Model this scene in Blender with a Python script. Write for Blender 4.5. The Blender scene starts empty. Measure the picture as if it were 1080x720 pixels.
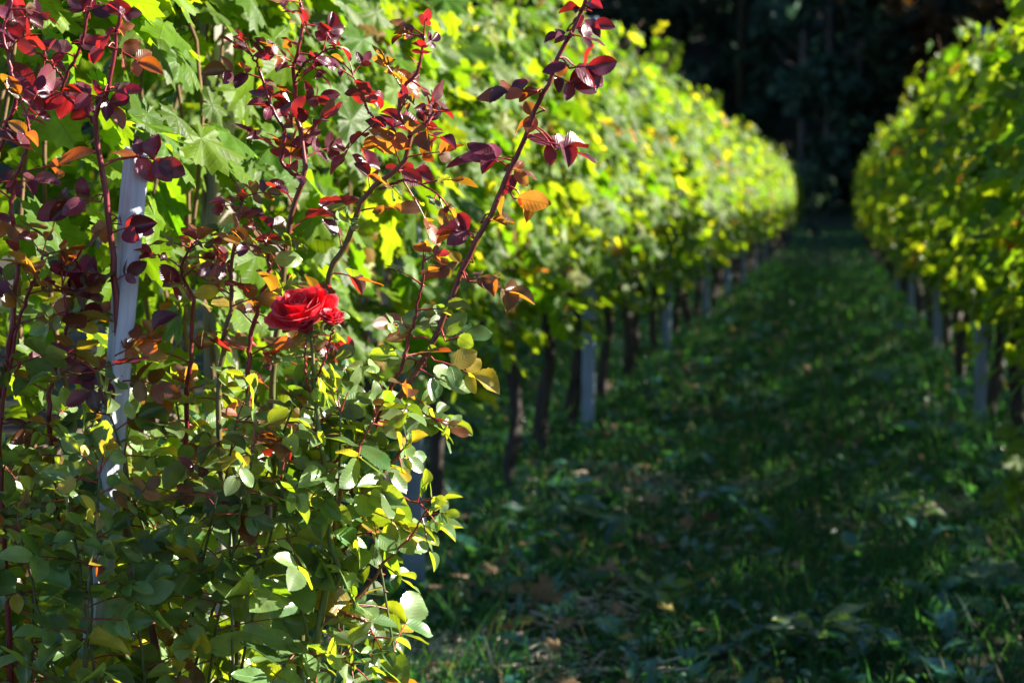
import bpy, math, random
import numpy as np
from mathutils import Vector, Matrix

R = math.radians
rng = np.random.default_rng(7)
random.seed(7)
SC = bpy.context.scene
COL = SC.collection

# ---------------------------------------------------------------- camera, light, exposure
F = 1800.0
CAM = np.array([0.0, 0.0, 1.15])
PITCH = math.atan(148 / F)
YAW = math.atan(340 / F * math.cos(PITCH))
cam_d = bpy.data.cameras.new('camera')
cam_d.sensor_width = 36
cam_d.lens = 36 * F / 1080
cam_d.clip_start = 0.05
cam_d.clip_end = 1500
cam_d.dof.use_dof = True
cam_d.dof.focus_distance = 2.12
cam_d.dof.aperture_fstop = 5.6
cam_d.dof.aperture_blades = 8
cam = bpy.data.objects.new('camera', cam_d)
COL.objects.link(cam)
cam.location = CAM
cam.rotation_euler = (R(90) - PITCH, 0, YAW)
SC.camera = cam

SUN = np.array([0.84, 0.31, 0.43]); SUN /= np.linalg.norm(SUN)
EL = math.asin(SUN[2])
AZ = math.atan2(SUN[0], SUN[1])            # clockwise from +Y
w = bpy.data.worlds.new('World')
SC.world = w
w.use_nodes = True
nt = w.node_tree
bg = nt.nodes['Background']
sky = nt.nodes.new('ShaderNodeTexSky')
sky.sky_type = 'NISHITA'
sky.sun_disc = False
sky.sun_elevation = EL
sky.sun_rotation = AZ
sky.air_density = 0.8
sky.dust_density = 0.1
sky.ozone_density = 3.0
nt.links.new(sky.outputs['Color'], bg.inputs['Color'])
bg.inputs['Strength'].default_value = 0.05
sun_d = bpy.data.lights.new('sun', 'SUN')
sun_d.energy = 5.0
sun_d.angle = R(0.5)
sun_d.color = (1.0, 0.92, 0.79)
sun = bpy.data.objects.new('sun', sun_d)
COL.objects.link(sun)
sun.rotation_euler = Vector(-SUN).to_track_quat('-Z', 'Y').to_euler()
SC.view_settings.view_transform = 'Standard'
SC.view_settings.look = 'None'
SC.view_settings.exposure = 2.1
SC.view_settings.gamma = 1.0
SC.cycles.max_bounces = 8
SC.cycles.transparent_max_bounces = 4
SC.cycles.use_denoising = True
SC.cycles.caustics_reflective = False
SC.cycles.caustics_refractive = False
SC.cycles.sample_clamp_indirect = 6

_f = np.array([-math.sin(YAW) * math.cos(PITCH), math.cos(YAW) * math.cos(PITCH), -math.sin(PITCH)])
_r = np.array([math.cos(YAW), math.sin(YAW), 0.0])
_u = np.cross(_r, _f)
def at(px, py, Y):
    """point of the scene standing at distance Y along the rows, as seen at that place of the photo"""
    d = _f + _r * (px - 540) / F - _u * (py - 360) / F
    return CAM + d * (Y / d[1])
def atg(px, py):
    d = _f + _r * (px - 540) / F - _u * (py - 360) / F
    return CAM + d * (-CAM[2] / d[2])

# ---------------------------------------------------------------- helpers
def tag(o, label=None, cat=None, group=None, kind=None):
    if label: o['label'] = label
    if cat: o['category'] = cat
    if group: o['group'] = group
    if kind: o['kind'] = kind
    return o
def empty(name, loc=(0, 0, 0), rz=0):
    o = bpy.data.objects.new(name, None)
    o.empty_display_size = 0.1
    COL.objects.link(o)
    o.location = loc
    o.rotation_euler = (0, 0, rz)
    return o
def norm(v):
    v = np.asarray(v, float)
    return v / (np.linalg.norm(v, axis=-1, keepdims=True) + 1e-12)

class MB:
    """collects numpy geometry into one mesh"""
    def __init__(s):
        s.v = []; s.li = []; s.lt = []; s.col = []; s.tr = []; s.uv = []; s.n = 0
    def add(s, verts, faces, col=(0.5, 0.5, 0.5), tr=None, uv=None):
        verts = np.asarray(verts, float)
        k = len(verts)
        for f in faces:
            s.li.append(np.asarray(f, np.int64).ravel() + s.n)
        s.lt += [len(f) for f in faces]
        s.v.append(verts); s.n += k
        c = np.empty((k, 4)); c[:, :3] = col; c[:, 3] = 1; s.col.append(c)
        t = np.empty((k, 4)); t[:, :3] = col if tr is None else tr; t[:, 3] = 1; s.tr.append(t)
        s.uv.append(np.zeros((k, 2)) if uv is None else uv)
    def add_many(s, tv, tf, tuv, M, T, col, tr):
        """template verts tv (k,3), faces tf (m,n), M (N,3,3) columns = axes, T (N,3), col/tr (N,3)"""
        N = len(T); k = len(tv)
        if N == 0: return
        V = np.einsum('nij,kj->nki', M, tv) + T[:, None, :]
        s.v.append(V.reshape(-1, 3))
        fi = tf[None, :, :] + (np.arange(N) * k)[:, None, None] + s.n
        s.li.append(fi.ravel())
        s.lt += [tf.shape[1]] * (N * len(tf))
        s.n += N * k
        for dst, a in ((s.col, col), (s.tr, tr)):
            c = np.ones((N, k, 4)); c[:, :, :3] = a[:, None, :]; dst.append(c.reshape(-1, 4))
        s.uv.append(np.broadcast_to(tuv[None], (N, k, 2)).reshape(-1, 2))
    def mesh(s, name, mat, smooth=True):
        me = bpy.data.meshes.new(name)
        V = np.concatenate(s.v); L = np.concatenate(s.li); lt = np.array(s.lt)
        me.vertices.add(len(V)); me.vertices.foreach_set('co', V.ravel())
        me.loops.add(len(L)); me.loops.foreach_set('vertex_index', L)
        me.polygons.add(len(lt))
        me.polygons.foreach_set('loop_start', np.concatenate(([0], np.cumsum(lt)[:-1])))
        me.polygons.foreach_set('loop_total', lt)
        me.polygons.foreach_set('use_smooth', np.full(len(lt), smooth))
        me.update(calc_edges=True)
        a = me.attributes.new('tint', 'FLOAT_COLOR', 'POINT'); a.data.foreach_set('color', np.concatenate(s.col).ravel())
        a = me.attributes.new('glow_through', 'FLOAT_COLOR', 'POINT'); a.data.foreach_set('color', np.concatenate(s.tr).ravel())
        a = me.attributes.new('leafuv', 'FLOAT2', 'POINT'); a.data.foreach_set('vector', np.concatenate(s.uv).ravel())
        me.materials.append(mat)
        me.validate()
        return me
    def build(s, name, mat, parent=None, smooth=True):
        o = bpy.data.objects.new(name, s.mesh(name, mat, smooth))
        COL.objects.link(o)
        if parent: o.parent = parent
        return o

def tube_geo(P, rad, sides=7, cap=True, jitter=0):
    P = np.asarray(P, float); n = len(P)
    rad = np.broadcast_to(np.asarray(rad, float), (n,))
    T = norm(np.gradient(P, axis=0))
    ref = np.array([0.31, 0.9, 0.2]) if abs(T[0][2]) > .7 else np.array([0.1, 0.2, 1.0])
    V = []
    for i in range(n):
        a = norm(np.cross(T[i], ref)); b = np.cross(T[i], a)
        for k in range(sides):
            an = 2 * math.pi * k / sides
            r = rad[i] * (1 + jitter * (rng.random() - .5))
            V.append(P[i] + r * (math.cos(an) * a + math.sin(an) * b))
    Fc = []
    for i in range(n - 1):
        for k in range(sides):
            k2 = (k + 1) % sides
            Fc.append((i * sides + k, i * sides + k2, (i + 1) * sides + k2, (i + 1) * sides + k))
    if cap:
        Fc.append(tuple(range(sides))[::-1]); Fc.append(tuple((n - 1) * sides + k for k in range(sides)))
    return np.array(V), Fc

def spline(pts, n=24):
    """Catmull-Rom through the points"""
    P = np.asarray(pts, float)
    P = np.vstack([2 * P[0] - P[1], P, 2 * P[-1] - P[-2]])
    segs = len(P) - 3; out = []
    per = max(2, int(math.ceil(n / segs)))
    for i in range(segs):
        p0, p1, p2, p3 = P[i:i + 4]
        for t in np.arange(per) / per:
            out.append(.5 * ((2 * p1) + (-p0 + p2) * t + (2 * p0 - 5 * p1 + 4 * p2 - p3) * t * t + (-p0 + 3 * p1 - 3 * p2 + p3) * t ** 3))
    out.append(P[-2])
    return np.array(out)

# ---------------------------------------------------------------- materials
def newmat(name):
    m = bpy.data.materials.new(name); m.use_nodes = True
    n = m.node_tree; n.nodes.clear()
    return m, n
def N(n, t, **k):
    o = n.nodes.new(t)
    for a, b in k.items(): setattr(o, a, b)
    return o
def mth(n, op, a, b=None):
    o = N(n, 'ShaderNodeMath', operation=op)
    for i, x in enumerate((a, b)):
        if x is None: continue
        if isinstance(x, (int, float)): o.inputs[i].default_value = x
        else: n.links.new(x, o.inputs[i])
    return o.outputs[0]

def leaf_mat(name, veins, rough=.38, spec=.5, trans=.5, under=.35, bump=.25, undercol=(.14, .20, .08)):
    m, n = newmat(name); L = n.links
    out = N(n, 'ShaderNodeOutputMaterial')
    col = N(n, 'ShaderNodeAttribute', attribute_name='tint')
    tr = N(n, 'ShaderNodeAttribute', attribute_name='glow_through')
    uv = N(n, 'ShaderNodeAttribute', attribute_name='leafuv')
    sp = N(n, 'ShaderNodeSeparateXYZ'); L.new(uv.outputs['Vector'], sp.inputs[0])
    ax = mth(n, 'ABSOLUTE', sp.outputs[0]); y = sp.outputs[1]
    if veins == 'rose':
        d = ax
        side = mth(n, 'SINE', mth(n, 'MULTIPLY', mth(n, 'SUBTRACT', y, mth(n, 'MULTIPLY', ax, 0.9)), 52.0))
        side = mth(n, 'POWER', mth(n, 'MULTIPLY', mth(n, 'ADD', side, 1.0), .5), 6.0)
        mid = mth(n, 'LESS_THAN', d, 0.02)
        vein = mth(n, 'MAXIMUM', mth(n, 'MULTIPLY', side, .3), mid)
    elif veins == 'vine':
        best = None
        for a in (0, 52, 108):
            ca, sa = math.cos(R(a)), math.sin(R(a))
            pd = mth(n, 'ABSOLUTE', mth(n, 'SUBTRACT', mth(n, 'MULTIPLY', ax, ca), mth(n, 'MULTIPLY', y, sa)))
            best = pd if best is None else mth(n, 'MINIMUM', best, pd)
        mid = mth(n, 'SUBTRACT', 1.0, mth(n, 'MINIMUM', mth(n, 'MULTIPLY', best, 38.0), 1.0))
        sd = mth(n, 'SINE', mth(n, 'MULTIPLY', mth(n, 'ADD', best, mth(n, 'MULTIPLY', mth(n, 'ADD', y, ax), -.7)), 45.0))
        sd = mth(n, 'POWER', mth(n, 'MULTIPLY', mth(n, 'ADD', sd, 1.0), .5), 8.0)
        vein = mth(n, 'MAXIMUM', mid, mth(n, 'MULTIPLY', sd, .45))
    else:
        vein = mth(n, 'LESS_THAN', ax, 0.03)
    geo = N(n, 'ShaderNodeNewGeometry')
    noi = N(n, 'ShaderNodeTexNoise'); noi.inputs['Scale'].default_value = 45; noi.inputs['Detail'].default_value = 4
    L.new(geo.outputs['Position'], noi.inputs['Vector'])
    mul = N(n, 'ShaderNodeMixRGB', blend_type='MULTIPLY'); mul.inputs[0].default_value = .7
    rmp = N(n, 'ShaderNodeMapRange'); L.new(noi.outputs['Fac'], rmp.inputs[0])
    rmp.inputs[1].default_value = .3; rmp.inputs[2].default_value = .7; rmp.inputs[3].default_value = .55; rmp.inputs[4].default_value = 1.35
    L.new(col.outputs['Color'], mul.inputs[1]); L.new(rmp.outputs[0], mul.inputs[2])
    # paler veins
    vm = N(n, 'ShaderNodeMixRGB'); L.new(mth(n, 'MULTIPLY', vein, .35), vm.inputs[0]); L.new(mul.outputs[0], vm.inputs[1])
    vcol = N(n, 'ShaderNodeMixRGB', blend_type='ADD'); vcol.inputs[0].default_value = 1; L.new(mul.outputs[0], vcol.inputs[1]); vcol.inputs[2].default_value = (.08, .09, .03, 1)
    L.new(vcol.outputs[0], vm.inputs[2])
    # the blade's own colour is uneven: bronzed or greener zones
    if veins == 'rose':
        hz = N(n, 'ShaderNodeTexNoise'); hz.inputs['Scale'].default_value = 38; hz.inputs['Detail'].default_value = 1; L.new(geo.outputs['Position'], hz.inputs['Vector'])
        hm = N(n, 'ShaderNodeMapRange'); L.new(hz.outputs['Fac'], hm.inputs[0]); hm.inputs[1].default_value = .5; hm.inputs[2].default_value = .7; hm.inputs[4].default_value = .2
        hx = N(n, 'ShaderNodeMixRGB'); L.new(hm.outputs[0], hx.inputs[0]); L.new(vm.outputs[0], hx.inputs[1]); hx.inputs[2].default_value = (.12, .10, .03, 1)
        vm = hx
    # rusty spots
    sn = N(n, 'ShaderNodeTexNoise'); sn.inputs['Scale'].default_value = 150; sn.inputs['Detail'].default_value = 2
    L.new(geo.outputs['Position'], sn.inputs['Vector'])
    sm_ = N(n, 'ShaderNodeMapRange'); L.new(sn.outputs['Fac'], sm_.inputs[0]); sm_.inputs[1].default_value = .70; sm_.inputs[2].default_value = .76
    lowf = N(n, 'ShaderNodeTexNoise'); lowf.inputs['Scale'].default_value = 14; L.new(geo.outputs['Position'], lowf.inputs['Vector'])
    lm_ = N(n, 'ShaderNodeMapRange'); L.new(lowf.outputs['Fac'], lm_.inputs[0]); lm_.inputs[1].default_value = .45; lm_.inputs[2].default_value = .6
    spt = mth(n, 'MULTIPLY', sm_.outputs[0], lm_.outputs[0])
    sx = N(n, 'ShaderNodeMixRGB'); L.new(mth(n, 'MULTIPLY', spt, .8), sx.inputs[0]); L.new(vm.outputs[0], sx.inputs[1]); sx.inputs[2].default_value = (.07, .03, .012, 1)
    vm = sx
    # paler underside
    um = N(n, 'ShaderNodeMixRGB'); L.new(mth(n, 'MULTIPLY', geo.outputs['Backfacing'], under), um.inputs[0]); L.new(vm.outputs[0], um.inputs[1]); um.inputs[2].default_value = undercol + (1,)
    bp = N(n, 'ShaderNodeBump'); bp.inputs['Strength'].default_value = bump; bp.inputs['Distance'].default_value = .0015
    hs = mth(n, 'ADD', mth(n, 'MULTIPLY', vein, -.8), noi.outputs['Fac'])
    L.new(hs, bp.inputs['Height'])
    pr = N(n, 'ShaderNodeBsdfPrincipled')
    pr.inputs['Specular IOR Level'].default_value = spec
    rr = mth(n, 'ADD', mth(n, 'MULTIPLY', geo.outputs['Backfacing'], .22), rough)
    L.new(rr, pr.inputs['Roughness'])
    L.new(um.outputs[0], pr.inputs['Base Color']); L.new(bp.outputs[0], pr.inputs['Normal'])
    tl = N(n, 'ShaderNodeBsdfTranslucent')
    tm = N(n, 'ShaderNodeMixRGB', blend_type='MULTIPLY'); tm.inputs[0].default_value = .55
    L.new(tr.outputs['Color'], tm.inputs[1]); L.new(rmp.outputs[0], tm.inputs[2])
    tv = N(n, 'ShaderNodeMixRGB', blend_type='MULTIPLY'); L.new(mth(n, 'MULTIPLY', vein, .45), tv.inputs[0]); L.new(tm.outputs[0], tv.inputs[1]); tv.inputs[2].default_value = (.35, .4, .2, 1)
    L.new(tv.outputs[0], tl.inputs['Color']); L.new(bp.outputs[0], tl.inputs['Normal'])
    mx = N(n, 'ShaderNodeMixShader'); mx.inputs[0].default_value = trans
    L.new(pr.outputs[0], mx.inputs[1]); L.new(tl.outputs[0], mx.inputs[2])
    L.new(mx.outputs[0], out.inputs[0])
    return m

def stem_mat(name, rough=.5, scale=60, dark=.5, bump=.4, stretch=(1, 1, .2)):
    m, n = newmat(name); L = n.links
    out = N(n, 'ShaderNodeOutputMaterial')
    col = N(n, 'ShaderNodeAttribute', attribute_name='tint')
    tc = N(n, 'ShaderNodeTexCoord'); mp = N(n, 'ShaderNodeMapping'); mp.inputs['Scale'].default_value = stretch
    L.new(tc.outputs['Object'], mp.inputs[0])
    noi = N(n, 'ShaderNodeTexNoise'); noi.inputs['Scale'].default_value = scale; noi.inputs['Detail'].default_value = 6; noi.inputs['Roughness'].default_value = .65
    L.new(mp.outputs[0], noi.inputs['Vector'])
    rmp = N(n, 'ShaderNodeMapRange'); L.new(noi.outputs['Fac'], rmp.inputs[0])
    rmp.inputs[1].default_value = .3; rmp.inputs[2].default_value = .7; rmp.inputs[3].default_value = 1 - dark; rmp.inputs[4].default_value = 1 + dark
    mul = N(n, 'ShaderNodeMixRGB', blend_type='MULTIPLY'); mul.inputs[0].default_value = 1
    L.new(col.outputs['Color'], mul.inputs[1]); L.new(rmp.outputs[0], mul.inputs[2])
    bp = N(n, 'ShaderNodeBump'); bp.inputs['Strength'].default_value = bump; bp.inputs['Distance'].default_value = .004
    L.new(noi.outputs['Fac'], bp.inputs['Height'])
    pr = N(n, 'ShaderNodeBsdfPrincipled'); pr.inputs['Roughness'].default_value = rough
    L.new(mul.outputs[0], pr.inputs['Base Color']); L.new(bp.outputs[0], pr.inputs['Normal'])
    L.new(pr.outputs[0], out.inputs[0])
    return m

M_VINE = leaf_mat('vine_leaf', 'vine', rough=.28, spec=.36, trans=.52, under=.35, bump=.5, undercol=(.08, .16, .008))
M_ROSE = leaf_mat('rose_leaf', 'rose', rough=.33, spec=.75, trans=.40, under=.3, bump=.35, undercol=(.17, .20, .12))
M_WEED = leaf_mat('weed_leaf', 'plain', rough=.30, spec=.85, trans=.35, under=.1)
M_GRASS = leaf_mat('grass_blade', 'plain', rough=.55, spec=.2, trans=.4, under=0)
M_WOODS = leaf_mat('forest_leaf', 'none', rough=.6, spec=.2, trans=.2, under=0)
M_DEAD = leaf_mat('dead_leaf', 'vine', rough=.6, spec=.3, trans=.25, under=.1)
M_CANE = stem_mat('rose_cane', rough=.35, scale=90, dark=.35, bump=.15)
M_BARK = stem_mat('vine_bark', rough=.9, scale=45, dark=.6, bump=1.0)
M_TBARK = stem_mat('tree_bark', rough=.9, scale=3, dark=.5, bump=.6)
M_STRAW = stem_mat('straw', rough=.6, scale=40, dark=.3)
M_WOOD = stem_mat('weathered_wood', rough=.75, scale=70, dark=.38, bump=.6, stretch=(1, 1, .045))
M_STEEL = stem_mat('galvanised_steel', rough=.45, scale=14, dark=.25, bump=.1)
M_STEEL.node_tree.nodes['Principled BSDF'].inputs['Metallic'].default_value = .35

def petal_mat(name, c, edge):
    m, n = newmat(name); L = n.links
    out = N(n, 'ShaderNodeOutputMaterial')
    uv = N(n, 'ShaderNodeAttribute', attribute_name='leafuv')
    col = N(n, 'ShaderNodeAttribute', attribute_name='tint')
    tc = N(n, 'ShaderNodeTexCoord')
    noi = N(n, 'ShaderNodeTexNoise'); noi.inputs['Scale'].default_value = 9; noi.inputs['Detail'].default_value = 5
    mp = N(n, 'ShaderNodeMapping'); mp.inputs['Scale'].default_value = (14, 1.2, 1)
    L.new(uv.outputs['Vector'], mp.inputs[0]); L.new(mp.outputs[0], noi.inputs['Vector'])
    rmp = N(n, 'ShaderNodeMapRange'); L.new(noi.outputs['Fac'], rmp.inputs[0])
    rmp.inputs[1].default_value = .3; rmp.inputs[2].default_value = .7; rmp.inputs[3].default_value = .7; rmp.inputs[4].default_value = 1.2
    mul = N(n, 'ShaderNodeMixRGB', blend_type='MULTIPLY'); mul.inputs[0].default_value = .8
    L.new(col.outputs['Color'], mul.inputs[1]); L.new(rmp.outputs[0], mul.inputs[2])
    bp = N(n, 'ShaderNodeBump'); bp.inputs['Strength'].default_value = .3; bp.inputs['Distance'].default_value = .001
    L.new(noi.outputs['Fac'], bp.inputs['Height'])
    pr = N(n, 'ShaderNodeBsdfPrincipled'); pr.inputs['Roughness'].default_value = .42; pr.inputs['Specular IOR Level'].default_value = .5
    pr.inputs['Sheen Weight'].default_value = .35; pr.inputs['Sheen Roughness'].default_value = .35; pr.inputs['Sheen Tint'].default_value = (1, .55, .65, 1)
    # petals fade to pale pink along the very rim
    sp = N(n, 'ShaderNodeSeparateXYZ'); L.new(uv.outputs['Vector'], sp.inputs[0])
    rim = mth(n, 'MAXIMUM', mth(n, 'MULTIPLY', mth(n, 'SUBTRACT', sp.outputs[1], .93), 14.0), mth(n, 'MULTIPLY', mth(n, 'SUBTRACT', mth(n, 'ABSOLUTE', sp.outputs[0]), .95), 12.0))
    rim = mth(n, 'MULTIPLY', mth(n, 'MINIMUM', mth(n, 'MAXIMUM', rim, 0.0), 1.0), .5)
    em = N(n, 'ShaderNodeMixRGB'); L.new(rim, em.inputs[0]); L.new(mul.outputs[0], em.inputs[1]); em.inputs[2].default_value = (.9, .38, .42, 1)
    L.new(em.outputs[0], pr.inputs['Base Color']); L.new(bp.outputs[0], pr.inputs['Normal'])
    tl = N(n, 'ShaderNodeBsdfTranslucent'); tl.inputs['Color'].default_value = edge
    mx = N(n, 'ShaderNodeMixShader'); mx.inputs[0].default_value = .35
    L.new(pr.outputs[0], mx.inputs[1]); L.new(tl.outputs[0], mx.inputs[2]); L.new(mx.outputs[0], out.inputs[0])
    return m
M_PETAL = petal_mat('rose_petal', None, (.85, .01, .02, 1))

def ground_mat():
    m, n = newmat('ground_soil'); L = n.links
    out = N(n, 'ShaderNodeOutputMaterial')
    tc = N(n, 'ShaderNodeTexCoord')
    n1 = N(n, 'ShaderNodeTexNoise'); n1.inputs['Scale'].default_value = 1.3; n1.inputs['Detail'].default_value = 8
    n2 = N(n, 'ShaderNodeTexNoise'); n2.inputs['Scale'].default_value = 35; n2.inputs['Detail'].default_value = 8; n2.inputs['Roughness'].default_value = .7
    L.new(tc.outputs['Object'], n1.inputs['Vector']); L.new(tc.outputs['Object'], n2.inputs['Vector'])
    r1 = N(n, 'ShaderNodeValToRGB'); r1.color_ramp.elements[0].position = .42; r1.color_ramp.elements[1].position = .62
    r1.color_ramp.elements[0].color = (.010, .026, .008, 1); r1.color_ramp.elements[1].color = (.045, .030, .020, 1)
    L.new(n1.outputs['Fac'], r1.inputs[0])
    r2 = N(n, 'ShaderNodeMapRange'); L.new(n2.outputs['Fac'], r2.inputs[0]); r2.inputs[1].default_value = .3; r2.inputs[2].default_value = .7; r2.inputs[3].default_value = .4; r2.inputs[4].default_value = 1.6
    mul = N(n, 'ShaderNodeMixRGB', blend_type='MULTIPLY'); mul.inputs[0].default_value = 1
    L.new(r1.outputs[0], mul.inputs[1]); L.new(r2.outputs[0], mul.inputs[2])
    bp = N(n, 'ShaderNodeBump'); bp.inputs['Distance'].default_value = .03; L.new(n2.outputs['Fac'], bp.inputs['Height'])
    pr = N(n, 'ShaderNodeBsdfPrincipled'); pr.inputs['Roughness'].default_value = .95
    L.new(mul.outputs[0], pr.inputs['Base Color']); L.new(bp.outputs[0], pr.inputs['Normal']); L.new(pr.outputs[0], out.inputs[0])
    return m
M_GROUND = ground_mat()

# ---------------------------------------------------------------- leaf templates
def vine_leaf_template(seed, seg=48):
    r_ = np.random.default_rng(seed)
    th = np.linspace(-172, 172, seg)
    lob = [(0, 1.0, 38), (56, .90, 34), (-56, .90, 34), (108, .72, 36), (-108, .72, 36), (150, .45, 26), (-150, .45, 26)]
    r = np.full(seg, .38)
    for a, h, wd in lob:
        h = h * (1 + .08 * r_.normal())
        r = np.maximum(r, h * np.exp(-((th - a) / wd) ** 2 * .75))
    r = r * (1 + .075 * np.where(np.arange(seg) % 2 == 0, 1, -1)) * (1 + .03 * r_.normal(size=seg))
    r[0] *= .9; r[-1] *= .9
    x = r * np.sin(np.radians(th)); y = r * np.cos(np.radians(th))
    cup = r_.uniform(-.1, .35); fold = r_.uniform(.02, .1); ph = r_.uniform(0, 6.28); curl = r_.uniform(-.25, .45)
    def z(x, y, rr):
        t = np.degrees(np.arctan2(x, y))
        return (-cup * rr ** 2 * .6 + fold * rr * np.cos(np.radians(t) * 6.8) - curl * np.maximum(y, 0) ** 2 * .5
                + .07 * rr * np.sin(np.radians(t) * 3 + ph) - .18 * np.abs(x) * cup)
    V = [(0, 0, 0)]
    for fr in (.5, 1.0):
        xs, ys = x * fr, y * fr
        zs = z(xs, ys, np.hypot(xs, ys))
        V += list(zip(xs, ys, zs))
    V = np.array(V)
    Fq = []
    for i in range(seg - 1):
        Fq.append((0, 1 + i + 1, 1 + i, 1 + i))
        Fq.append((1 + i, 1 + i + 1, 1 + seg + i + 1, 1 + seg + i))
    Ft = []
    for i in range(seg - 1):
        Ft.append((0, 2 + i, 1 + i))
        Ft.append((1 + i, 2 + i, 2 + seg + i)); Ft.append((1 + i, 2 + seg + i, 1 + seg + i))
    Ft = np.array(Ft)[:, ::-1]       # normal +z
    return V, Ft.copy(), V[:, :2].copy()

def oval_leaf_template(seed, wid=.34, n=17, serr=.018, tipp=1.25, fold=.25):
    """long axis +Y from 0 to 1, upper side +Z"""
    r_ = np.random.default_rng(seed)
    t = np.linspace(0, 1, n)
    prof = wid * np.sin(np.pi * t ** .93) ** .66 * (1 - .06 * t)
    prof[0] = .01; prof[-1] = .004
    fo = fold * r_.uniform(.3, 1.4); arch = r_.uniform(-.05, .35); tw = r_.uniform(-.25, .25); wv = r_.uniform(.0, .05); ph = r_.uniform(0, 6)
    V = []
    for i in range(n):
        for j, s in enumerate((-1, -.5, 0, .5, 1)):
            wq = prof[i]
            if abs(s) == 1 and 0 < i < n - 1: wq *= 1 + serr * (1 if i % 2 else -1) * 2
            x = s * wq
            yy = t[i] - (serr * .8 if (abs(s) == 1 and i % 2) else 0)
            z = fo * abs(x) - arch * t[i] ** 2 * .6 + wv * math.sin(t[i] * 9 + ph + s) * abs(s) + tw * x * t[i]
            V.append((x, yy, z))
    V = np.array(V)
    Fq = []
    for i in range(n - 1):
        for j in range(4):
            a = i * 5 + j
            Fq.append((a, a + 1, a + 6, a + 5))
    return V, np.array(Fq), V[:, :2].copy()

VT = [vine_leaf_template(i) for i in range(7)]
RT = [oval_leaf_template(20 + i, wid=w_) for i, w_ in enumerate((.31, .34, .37, .33, .30, .36))]
RT += [oval_leaf_template(40, wid=.33, fold=.9), oval_leaf_template(41, wid=.35, fold=.7)]
WT = [oval_leaf_template(60 + i, wid=w_, fold=.5, serr=.05) for i, w_ in enumerate((.13, .2, .3))]
GT = []
for i in range(4):
    r_ = np.random.default_rng(80 + i)
    bend = .15 + .45 * i / 2
    tt = np.linspace(0, 1, 5); V = []
    for t in tt:
        wq = .5 * (1 - t ** 1.7) + .02
        V += [(-wq, t - .12 * bend * t ** 3, -bend * t ** 2), (wq, t - .12 * bend * t ** 3, -bend * t ** 2)]
    GT.append((np.array(V), np.array([(2 * k, 2 * k + 1, 2 * k + 3, 2 * k + 2) for k in range(4)]), np.array(V)[:, :2] * 0 + .5))

def frames(ydir, zdir):
    """rotation matrices with columns x,y,z; y exactly ydir, z as close as possible to zdir"""
    y = norm(ydir); z = zdir - (zdir * y).sum(-1, keepdims=True) * y
    z = norm(z); x = np.cross(y, z)
    return np.stack([x, y, z], axis=-1)

# ---------------------------------------------------------------- ground
HILL0 = 74.0
def gz(x, y):
    x = np.asarray(x, float); y = np.asarray(y, float)
    return np.where(y > HILL0, (y - HILL0) ** 2 / (y - HILL0 + 25) * .55, 0.0)
gx = np.concatenate([np.linspace(-400, -30, 24), np.linspace(-25, 25, 51), np.linspace(30, 400, 24)])
gy = np.concatenate([np.linspace(-300, -10, 16), np.linspace(-8, 60, 60), np.linspace(62, 240, 60), np.linspace(250, 420, 8)])
X, Yg = np.meshgrid(gx, gy)
Z = gz(X, Yg) + np.where((np.abs(X) < 25) & (Yg < 60), .015 * np.sin(X * 3.1) * np.sin(Yg * 1.7), 0)
V = np.stack([X.ravel(), Yg.ravel(), Z.ravel()], 1)
nx = len(gx)
Fg = [(j * nx + i, j * nx + i + 1, (j + 1) * nx + i + 1, (j + 1) * nx + i) for j in range(len(gy) - 1) for i in range(nx - 1)]
g = MB(); g.add(V, Fg); tag(g.build('ground', M_GROUND), kind='structure')

# ---------------------------------------------------------------- grapevines
XL, XR = -1.22, 0.80
def vine_colors(n, zrel, r_):
    """per-leaf colour: greens, a few yellowed or orange, more of them low in the canopy"""
    t = r_.random((n, 1)); b = r_.uniform(.4, 1.2, (n, 1))
    c = (np.array([.040, .12, .003]) * (1 - t) + np.array([.16, .27, .004]) * t) * b
    tr = (np.array([.14, .36, .004]) * (1 - t) + np.array([.50, .62, .012]) * t) * b
    q = r_.random(n)
    yl = q < .02 + .05 * (1 - zrel)
    c[yl] = np.array([.28, .28, .02]) * r_.uniform(.6, 1.1, (yl.sum(), 1)); tr[yl] = np.array([.75, .70, .02])
    og = q > .985
    c[og] = (.22, .08, .02); tr[og] = (.8, .25, .03)
    return np.clip(c, 0, .9), np.clip(tr, 0, .95)

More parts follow.
